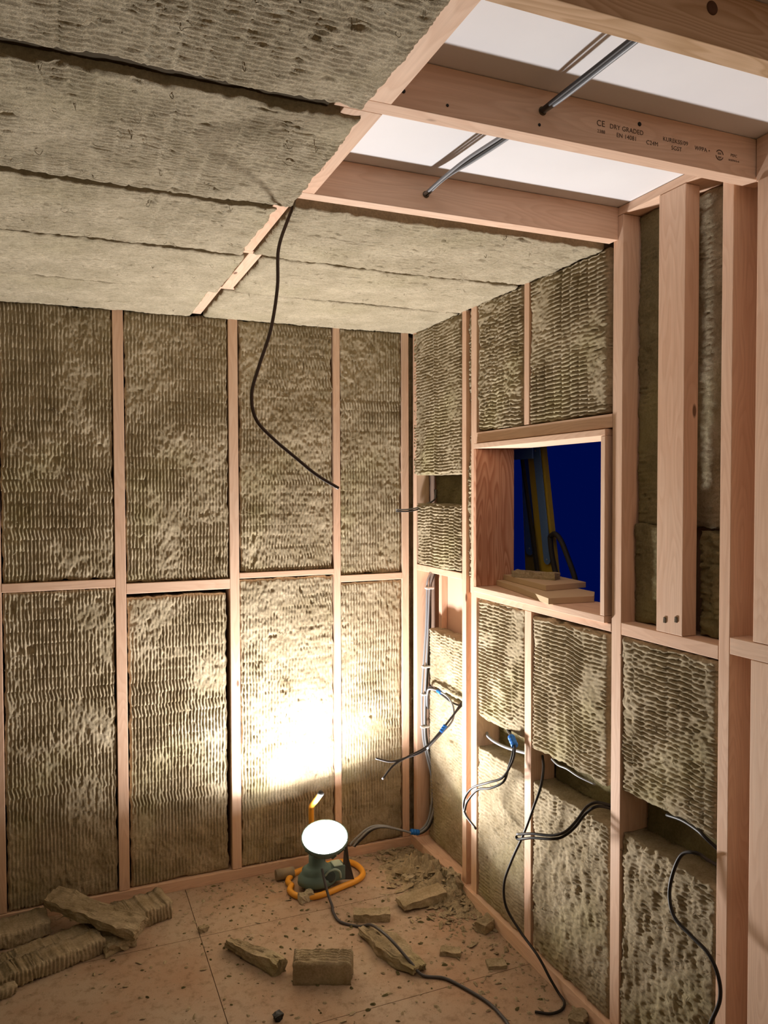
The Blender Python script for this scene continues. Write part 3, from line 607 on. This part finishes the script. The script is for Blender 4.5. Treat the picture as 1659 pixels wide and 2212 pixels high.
# ---------------------------------------------------------------- work lamp
LP = Vector((-0.500, -0.245, 0.221))
lamp = empty('work_lamp', (-0.487, -0.17, 0.0)); tag(lamp, 'round glowing work lamp on an orange tubular stand on the floor', 'work lamp')
az = math.atan2(-2.92, -0.95); tilt = math.radians(20)
nrm = Vector((math.cos(az)*math.sin(tilt), math.sin(az)*math.sin(tilt), math.cos(tilt)))
M = nrm.to_track_quat('Z', 'Y').to_matrix().to_4x4(); M.translation = LP
prof = [(0.088, 0.0)]+[(0.088*math.cos(t*math.pi/2/9), 0.013*math.sin(t*math.pi/2/9)) for t in range(1, 9)]+[(0.0006, 0.013)]
lathe('glowing_diffuser', prof, EMIT, M, lamp, 40)
al = bpy.data.lights.new('lamp_beam', 'AREA'); al.shape = 'DISK'; al.size = 0.165; al.energy = LAMP_POWER; al.color = LAMP_COLOR; al.spread = math.radians(168)
alo = bpy.data.objects.new('lamp_beam', al); C.objects.link(alo); Ma = M.copy() @ Matrix.Rotation(math.pi, 4, 'X'); Ma.translation = LP+nrm*0.0145; alo.matrix_world = Ma; alo.parent = lamp; alo.matrix_parent_inverse = Matrix.Translation(-lamp.location)
lathe('lamp_housing', [(0.0, -0.062), (0.040, -0.062), (0.060, -0.050), (0.078, -0.025), (0.090, -0.008), (0.093, -0.004), (0.093, 0.007), (0.0885, 0.007), (0.0885, -0.002), (0.0, -0.002)], TEAL, M, lamp, 40)
for k in range(12):       # cooling fins
    a = 2*math.pi*k/12; d = Vector((math.cos(a), math.sin(a), 0)); R3 = M.to_3x3(); s = R3@Vector((-d.y, d.x, 0))*0.0015; vs_ = []
    for r, z in ((0.038, -0.064), (0.062, -0.058), (0.090, -0.018), (0.084, -0.014), (0.040, -0.055)):
        p = R3@Vector((d.x*r, d.y*r, z)); vs_ += [p+s, p-s]
    fc = [(0, 2, 4, 6, 8), (9, 7, 5, 3, 1)]+[(2*i, 2*i+1, (2*i+3) % 10, (2*i+2) % 10) for i in range(5)]
    poly('cooling_fin', vs_, fc, TEAL, lamp, False, LP)
# orange tube: floor loop, and the upright handle
loop = [(-0.612,-0.160,0.0115),(-0.630,-0.195,0.0115),(-0.615,-0.245,0.0115),(-0.560,-0.276,0.0115),(-0.500,-0.270,0.0115),(-0.42,-0.245,0.0115),(-0.36,-0.225,0.0115),(-0.318,-0.19,0.0115),(-0.308,-0.13,0.0115),(-0.325,-0.075,0.0115),(-0.365,-0.048,0.0115),(-0.44,-0.045,0.0115),(-0.53,-0.050,0.0115),(-0.590,-0.080,0.0115),(-0.618,-0.125,0.0115)]
L2 = loop+loop[:1]
tube('tube_frame', L2, 0.0120, ORANGE, lamp, k=6, n=14)
th = tube('tube_handle', [(-0.490,-0.046,0.018),(-0.497,-0.054,0.10),(-0.499,-0.064,0.20),(-0.501,-0.070,0.270),(-0.499,-0.082,0.292),(-0.492,-0.115,0.325),(-0.485,-0.150,0.362)], 0.0115, ORANGE, lamp, k=6, n=14)
hx = Vector((-0.485,-0.150,0.362)); hd = Vector((0.007, -0.035, 0.037)).normalized(); Mh = hd.to_track_quat('Z', 'Y').to_matrix().to_4x4(); Mh.translation = hx
lathe('end_cap', [(0.0122, -0.010), (0.0126, 0.003), (0.010, 0.006), (0.0005, 0.0065)], RUBBER, Mh, th, 20)
# brackets, driver box, dial, foot
lb = poly('lamp_bracket', [(-0.418,-0.215,0.023),(-0.372,-0.232,0.023),(-0.388,-0.215,0.100),(-0.398,-0.222,0.172),(-0.409,-0.220,0.172),(-0.408,-0.203,0.100),
                      (-0.416,-0.210,0.023),(-0.370,-0.227,0.023),(-0.386,-0.210,0.100),(-0.396,-0.217,0.172),(-0.407,-0.215,0.172),(-0.406,-0.198,0.100)],
     [(0,1,2,3,4,5),(11,10,9,8,7,6),(0,6,7,1),(1,7,8,2),(2,8,9,3),(3,9,10,4),(4,10,11,5),(5,11,6,0)], plain('dark_bracket', (0.07, 0.06, 0.055), 0.5), lamp)
lathe('lamp_body', [(0.002, 0.020), (0.070, 0.020), (0.080, 0.028), (0.078, 0.048), (0.066, 0.062), (0.062, 0.066), (0.062, 0.078), (0.046, 0.088), (0.034, 0.100), (0.034, 0.158), (0.002, 0.158)], TEAL, Matrix.Translation((-0.515, -0.190, 0)) @ Matrix.Diagonal((1.0, 0.85, 1, 1)), lamp, 28)
db = box('driver_box', -0.462, -0.405, -0.222, -0.165, 0.024, 0.082, TEAL, lamp, bev=0.004)
box('driver_lid', -0.455, -0.415, -0.2235, -0.172, 0.0825, 0.089, GREENL, db, bev=0.003)
tube('grip_arc', [(-0.500,-0.238,0.060),(-0.488,-0.252,0.085),(-0.462,-0.256,0.092),(-0.440,-0.250,0.075),(-0.432,-0.240,0.045)], 0.0045, GREENL, lamp, k=5)
lathe('dial', [(0.022, 0.0), (0.024, 0.006), (0.020, 0.012), (0.010, 0.013), (0.001, 0.013)], plain('dial_dark', (0.05, 0.07, 0.075), 0.35), Matrix.Translation((-0.478, -0.236, 0.058)) @ Matrix.Rotation(math.radians(75), 4, 'X'), lamp, 24)
lathe('bracket_knob', [(0.008, 0.0), (0.008, 0.012), (0.001, 0.012)], STEEL, Matrix.Translation((-0.413, -0.220, 0.166)) @ Matrix.Rotation(math.radians(90), 4, 'Y'), lb, 16)
cable('lamp_cord', 'dark rubber cord running from the lamp across the floor to the camera', [(-0.512,-0.246,0.098),(-0.516,-0.285,0.075),(-0.512,-0.320,0.030),(-0.510,-0.36,0.008),(-0.520,-0.404,0.006),(-0.517,-0.474,0.006),(-0.465,-0.529,0.006),(-0.447,-0.60,0.045),(-0.438,-0.680,0.062),(-0.424,-0.760,0.060),(-0.400,-0.835,0.034),(-0.374,-0.880,0.007),(-0.315,-0.920,0.006),(-0.274,-1.001,0.006),(-0.245,-1.082,0.006),(-0.239,-1.153,0.006),(-0.246,-1.216,0.006),(-0.30,-1.45,0.006),(-0.5,-1.9,0.006)], 0.0052, plain('rubber_cord', (0.07, 0.065, 0.07), 0.45, spec=0.4))

# ---------------------------------------------------------------- boards, offcut and saw horse in the window
def slabquad(name, pts, z0, z1, m, label, cat, group=None):
    c = Vector((sum(p[0] for p in pts)/len(pts), sum(p[1] for p in pts)/len(pts), z0)); n = len(pts)
    bm = bmesh.new(); lo = [bm.verts.new((p[0]-c.x, p[1]-c.y, 0)) for p in pts]; hi = [bm.verts.new((p[0]-c.x, p[1]-c.y, z1-z0)) for p in pts]
    bm.faces.new(lo[::-1]); bm.faces.new(hi)
    for i in range(n): bm.faces.new((lo[i], lo[(i+1) % n], hi[(i+1) % n], hi[i]))
    bmesh.ops.recalc_face_normals(bm, faces=bm.faces[:]); bmesh.ops.bevel(bm, geom=bm.edges[:], offset=0.001, segments=1, affect='EDGES')
    me = bpy.data.meshes.new(name); bm.to_mesh(me); bm.free(); o = link(name, me, m); o.location = c
    tag(o, label, cat, group); return o
slabquad('mdf_board', [(0.073, -0.5955), (0.044-0.008, -0.80), (-0.030, -1.085), (0.135, -1.10), (0.20, -1.019), (0.222, -0.60)], 1.2355, 1.2555, MDF, 'lower chipboard piece lying on the window sill, poking into the room', 'board', 'boards on the window sill')
slabquad('mdf_board', [(0.105, -0.5965), (0.059, -0.940), (0.240, -0.920), (0.28, -0.60)], 1.256, 1.2755, MDF, 'upper chipboard piece on the window sill under the wool offcut', 'board', 'boards on the window sill')
o = rock('insulation_offcut', (0.145, -0.750, 1.2762), (0.040, 0.175, 0.024), math.radians(28), 5, INS, 0.14, 3)
tag(o, 'small bar of wool lying on the boards in the window', 'insulation offcut')
# saw horse leaning outside the opening
struct(box('trim_2', 0.17, 2.2, -2.0, 1.2, -0.022, -0.002, FLOOR, bev=0))
sh = empty('saw_horse', (0.30, -0.62, 0.0)); tag(sh, 'folded olive yellow saw horse with steel brackets standing outside the window', 'saw horse')
def leg(name, top, bot, wt, wb, th, m, x0=0.0):
    V = []
    for dx in (0, th):
        for (p, w) in ((bot, wb), (top, wt)):
            V += [(p[0]+dx, p[1]+w/2, p[2]), (p[0]+dx, p[1]-w/2, p[2])]
    F_ = [(0, 1, 3, 2), (4, 6, 7, 5), (0, 4, 5, 1), (2, 3, 7, 6), (0, 2, 6, 4), (1, 5, 7, 3)]
    return poly(name, V, F_, m, sh)
def plate(y_top, y_bot, z_top, z_bot, w, x, m, name='steel_channel', par=None):
    n = 12; V = [(x, y_top+w/2, z_top), (x, y_bot+w/2, z_bot)]
    V += [(x, y_bot+w/2*math.cos(a), z_bot-w/2*math.sin(a)) for a in [math.pi*i/n for i in range(1, n)]]
    V += [(x, y_bot-w/2, z_bot), (x, y_top-w/2, z_top)]
    k = len(V); V += [(a+0.004, b, c) for a, b, c in V]
    Fc = [tuple(range(k)), tuple(range(2*k-1, k-1, -1))]+[(i, i+k, (i+1) % k+k, (i+1) % k) for i in range(k)]
    o = poly(name, V, Fc, m, sh)
    for zz, yy in ((z_bot-0.004, y_bot), (z_top-0.03, y_top)):
        lathe('rivet', [(0.004, -0.001), (0.004, 0.001), (0.002, 0.002), (0.0004, 0.002)], STEEL, Matrix.Translation((x, yy, zz)) @ Matrix.Rotation(-math.pi/2, 4, 'Y'), o, 12)
    return o
leg('wide_leg', (0.27, -0.538, 1.86), (0.27, -0.875, 0.0), 0.110, 0.118, 0.018, OLIVE)
leg('narrow_leg', (0.30, -0.445, 1.86), (0.30, -0.580, 0.0), 0.085, 0.085, 0.018, OLIVE)
leg('shadow_strip', (0.245, -0.495, 1.72), (0.245, -0.70, 0.9), 0.010, 0.022, 0.012, RUBBER)  # black strip standing in for the shadow left of the wide leg
plate(-0.572, -0.652, 1.78, 1.335, 0.046, 0.262, BLUEMETAL)
plate(-0.452, -0.486, 1.78, 1.365, 0.062, 0.292, BLUEMETAL)
box('cross_plate', 0.236, 0.242, -0.59, -0.43, 1.718, 1.765, BLUEMETAL, sh, bev=0.002)
tube('loop_handle', [(0.262,-0.672,1.420),(0.262,-0.705,1.432),(0.262,-0.742,1.408),(0.262,-0.780,1.355),(0.262,-0.815,1.300),(0.262,-0.828,1.268),(0.262,-0.800,1.258),(0.262,-0.740,1.266),(0.262,-0.712,1.280),(0.262,-0.695,1.32),(0.262,-0.680,1.37),(0.262,-0.672,1.420)], 0.0100, RUBBER, sh, k=6)

# ---------------------------------------------------------------- offcuts on the floor
def off(c, size, rot, seed, label, m=INS, name='insulation_offcut', amp=0.14, shape=None, group='wool offcuts on the floor', sub=4):
    o = rock(name, c, size, math.radians(rot), seed, m, amp, sub, shape=shape); tag(o, label, 'insulation offcut', group); return o
# square block with ribbed top, front in its own shadow
e1 = Vector((0.176, -0.075, 0)).normalized(); e2 = Vector((0.075, 0.176, 0)).normalized()
blk0 = Vector((-0.780, -0.752, 0.073))
o = batt('insulation_block', blk0, e1, e2, (0, 0, 1), 0.192, 0.080, 0.072, 'u', seed=81, fibres=900, rough=1.0, amp=1.6, ragged=0.8)
tag(o, 'neat rectangular wool block with a bright ribbed top on the floor', 'insulation block')
off((-0.865, -0.575, 0), (0.250, 0.055, 0.045), -58, 6, 'long wedge of wool left of the ribbed block', shape=lambda p, q: Vector((q.x, q.y*(0.7+0.3*p.x), q.z*(0.8+0.5*p.x))))
off((-0.400, -0.492, 0), (0.130, 0.050, 0.030), -20, 7, 'short flat offcut beside the cord, nearest the lamp')
off((-0.185, -0.470, 0), (0.185, 0.075, 0.032), 2, 8, 'flat wedge-shaped offcut between the cord and the right wall', shape=lambda p, q: Vector((q.x, q.y, q.z*(0.55+0.9*(p.x+0.5)))), amp=0.09)
off((-0.415, -0.715, 0), (0.300, 0.095, 0.034), -75, 9, 'long torn lump lying under the lamp cord', amp=0.22, shape=lambda p, q: Vector((q.x, q.y*(1.1-abs(p.x)), q.z*(1.1-abs(p.x)))))
off((-0.040, -0.715, 0), (0.080, 0.045, 0.030), 25, 10, 'small chip leaning by the right wall plate', amp=0.18)
off((-0.120, -0.918, 0), (0.062, 0.045, 0.012), -15, 11, 'thin flat chip on the floor near the right wall', amp=0.12)
off((-0.864, -0.890, 0), (0.026, 0.020, 0.016), 15, 12, 'small black lump near the bottom edge of the photo', m=RUBBER, amp=0.25)
off((-0.045, -1.262, 0), (0.060, 0.040, 0.030), 40, 13, 'greenish lump at the end of the looping black cable', amp=0.22)
off((-0.230, -0.800, 0), (0.070, 0.040, 0.014), -30, 14, 'crumbly chip right of the lamp cord', amp=0.25)
off((-0.585, -0.268, 0), (0.060, 0.040, 0.026), 10, 15, 'pale clump stuck to the orange tube in front of the lamp', amp=0.25, m=INS_CEIL)
off((-0.990, -0.33, 0), (0.030, 0.022, 0.016), 10, 16, 'tiny lump on the floor right of the pile', amp=0.25)
o = lathe('cardboard_tube', [(0.0195, 0.0), (0.022, 0.0), (0.022, 0.075), (0.0195, 0.075), (0.0195, 0.001)], DUSTY, Matrix.Translation((-0.655, -0.075, 0.022)) @ Matrix.Rotation(math.radians(90), 4, 'Y') , None, 24)
tag(o, 'short dusty tube lying left of the lamp foot', 'tube')
# pile of long offcuts at the left
G_PL = 'pile of long wool offcuts at the left of the floor'
def plank(p0, p1, w, h, z, seed, label, side=1, z1=None):     # bar from p0 to p1 (near lower edge), ribbed near side
    a = Vector((p0[0], p0[1], z)); b = Vector((p1[0], p1[1], z if z1 is None else z1)); U_ = (b-a).normalized()
    W_ = Vector((0, 0, 1)).cross(U_).normalized(); Vz = U_.cross(W_).normalized()*1
    if Vz.z < 0: Vz = -Vz
    n_ = -W_ if side > 0 else W_
    o = batt('insulation_offcut', a, U_, Vz, n_, (b-a).length, h, w, 'v', seed=seed, fibres=100, ragged=1.4, amp=1.0, rough=1.2)
    tag(o, label, 'insulation offcut', G_PL); return o
plank((-1.72, -0.462), (-1.325, -0.335), 0.085, 0.052, 0.0, 71, 'long ribbed bar at the front of the pile')
plank((-1.86, -0.395), (-1.345, -0.232), 0.060, 0.038, 0.001, 72, 'long thin bar in the middle of the pile', z1=0.001)
plank((-1.90, -0.225), (-1.500, -0.150), 0.115, 0.055, 0.001, 73, 'dark thick bar at the back of the pile')
plank((-1.345, -0.268), (-1.078, -0.198), 0.130, 0.058, 0.0, 74, 'stubby ribbed block at the right end of the pile')
plank((-1.95, -0.545), (-1.600, -0.458), 0.07, 0.03, 0.0, 75, 'greenish bar under the left edge of the photo, nearest the camera')
o = rock('insulation_offcut', (0, 0, 0), (0.41, 0.080, 0.034), 0, 76, INS, 0.20, 6)
o.location = (-1.355, -0.205, 0.086); o.rotation_euler = (math.radians(10), math.radians(5), math.radians(-45)); tag(o, 'rough light slab lying slantwise on top of the pile', 'insulation offcut', G_PL)
off((-1.285, -0.310, 0), (0.11, 0.07, 0.03), 20, 17, 'crumbled lump between the bars of the pile', amp=0.3, group=G_PL)

# debris in the corner and crumbs over the floor
random.seed(4)
def crumbs(name, label, n, place, smin, smax, m, cat='crumbs'):
    V, Fc = [], []
    for _ in range(n):
        x, y, z, sc = place(); s = (smin+(smax-smin)*random.random()**3)*sc
        R = Matrix.Rotation(random.random()*6.28, 3, 'Z') @ Matrix.Rotation(random.uniform(-.5, .5), 3, 'X'); b0 = len(V)
        el = random.uniform(0.8, 2.6)
        ring = 6
        top = [Vector((math.cos(i*6.283/ring)*s*el*random.uniform(.6, 1.1), math.sin(i*6.283/ring)*s*random.uniform(.6, 1.1), s*random.uniform(.05, .35))) for i in range(ring)]
        for p in top: q = R@p; V.append((x+q.x, y+q.y, max(z+q.z, 0.0004)))
        V.append((x, y, z+s*random.uniform(.5, 1.0))); V.append((x, y, max(z-s*0.1, 0.0003)))
        for i in range(ring): Fc.append((b0+i, b0+(i+1) % ring, b0+ring)); Fc.append((b0+(i+1) % ring, b0+i, b0+ring+1))
    o = poly(name, V, Fc, m); tag(o, label, cat, None, 'stuff'); return o
def pl_floor():
    while True:
        x, y = random.uniform(-1.75, -0.02), random.uniform(-1.6, -0.01)
        d = min(-x+0.03, -y+0.05); 
        if random.random() < 0.12+0.9*math.exp(-d/0.16): return x, y, 0.0, 1.0
crumbs('wool_crumbs', 'loose wool crumbs and shavings scattered over the dusty floor', 2600, pl_floor, 0.0010, 0.0075, INS)
def pl_mid():
    return random.gauss(-0.62, 0.35), random.gauss(-0.45, 0.28), 0.0, 1.0
crumbs('dust_flakes', 'thin dark flakes of dust around the lamp and the cord', 420, lambda: (lambda p: (min(p[0], -0.02), min(p[1], -0.02), 0, 1))(pl_mid()), 0.001, 0.008, INS_DARK)
def heap_h(x, y):
    return 0.050*np.exp(-((x+0.055)/0.085)**2-((y+0.36)/0.17)**2)+0.022*np.exp(-((x+0.10)/0.10)**2-((y+0.20)/0.13)**2)
# heap mesh
nx, ny = 90, 150; X, Y = np.meshgrid(np.linspace(-0.30, -0.013, nx), np.linspace(-0.80, -0.01, ny), indexing='ij')
hz = heap_h(X, Y); hz = np.maximum(hz*(1+0.7*fbm(X, Y, 30, 301, 4))+0.006*fbm(X, Y, 60, 305, 3)*(hz > 0.004)-0.004, -0.001)
Vh = np.stack([X, Y, hz], -1).reshape(-1, 3); ih = np.arange(nx*ny).reshape(nx, ny)
Fh = np.stack([ih[:-1, :-1], ih[1:, :-1], ih[1:, 1:], ih[:-1, 1:]], -1).reshape(-1, 4)
keep = (Vh[Fh][:, :, 2].max(1) > 0.0002)
o = poly('debris_heap', Vh.tolist(), [tuple(f) for f in Fh[keep].tolist()], INS, smooth=True); tag(o, 'heap of crumbled wool debris against the right wall in the corner', 'debris', None, 'stuff')
def pl_heap():
    x, y = min(random.gauss(-0.08, 0.07), -0.016), min(random.gauss(-0.36, 0.20), -0.02); return x, y, float(heap_h(x, y))*0.9, 1.2
crumbs('heap_crumbs', 'coarse wool crumbs covering the debris heap in the corner', 900, pl_heap, 0.003, 0.012, INS)
off((-0.150, -0.285, 0), (0.050, 0.045, 0.022), 20, 18, 'pale square chip on the corner heap', m=INS_CEIL, amp=0.12)
off((-0.030, -0.43, 0.0), (0.055, 0.14, 0.075), 8, 19, 'torn upright flap of wool leaning on the corner heap by the paired studs', amp=0.2, m=INS_CEIL, shape=lambda p, q: Vector((q.x*(0.9-0.6*p.z), q.y*(0.8-0.5*p.z), q.z)))
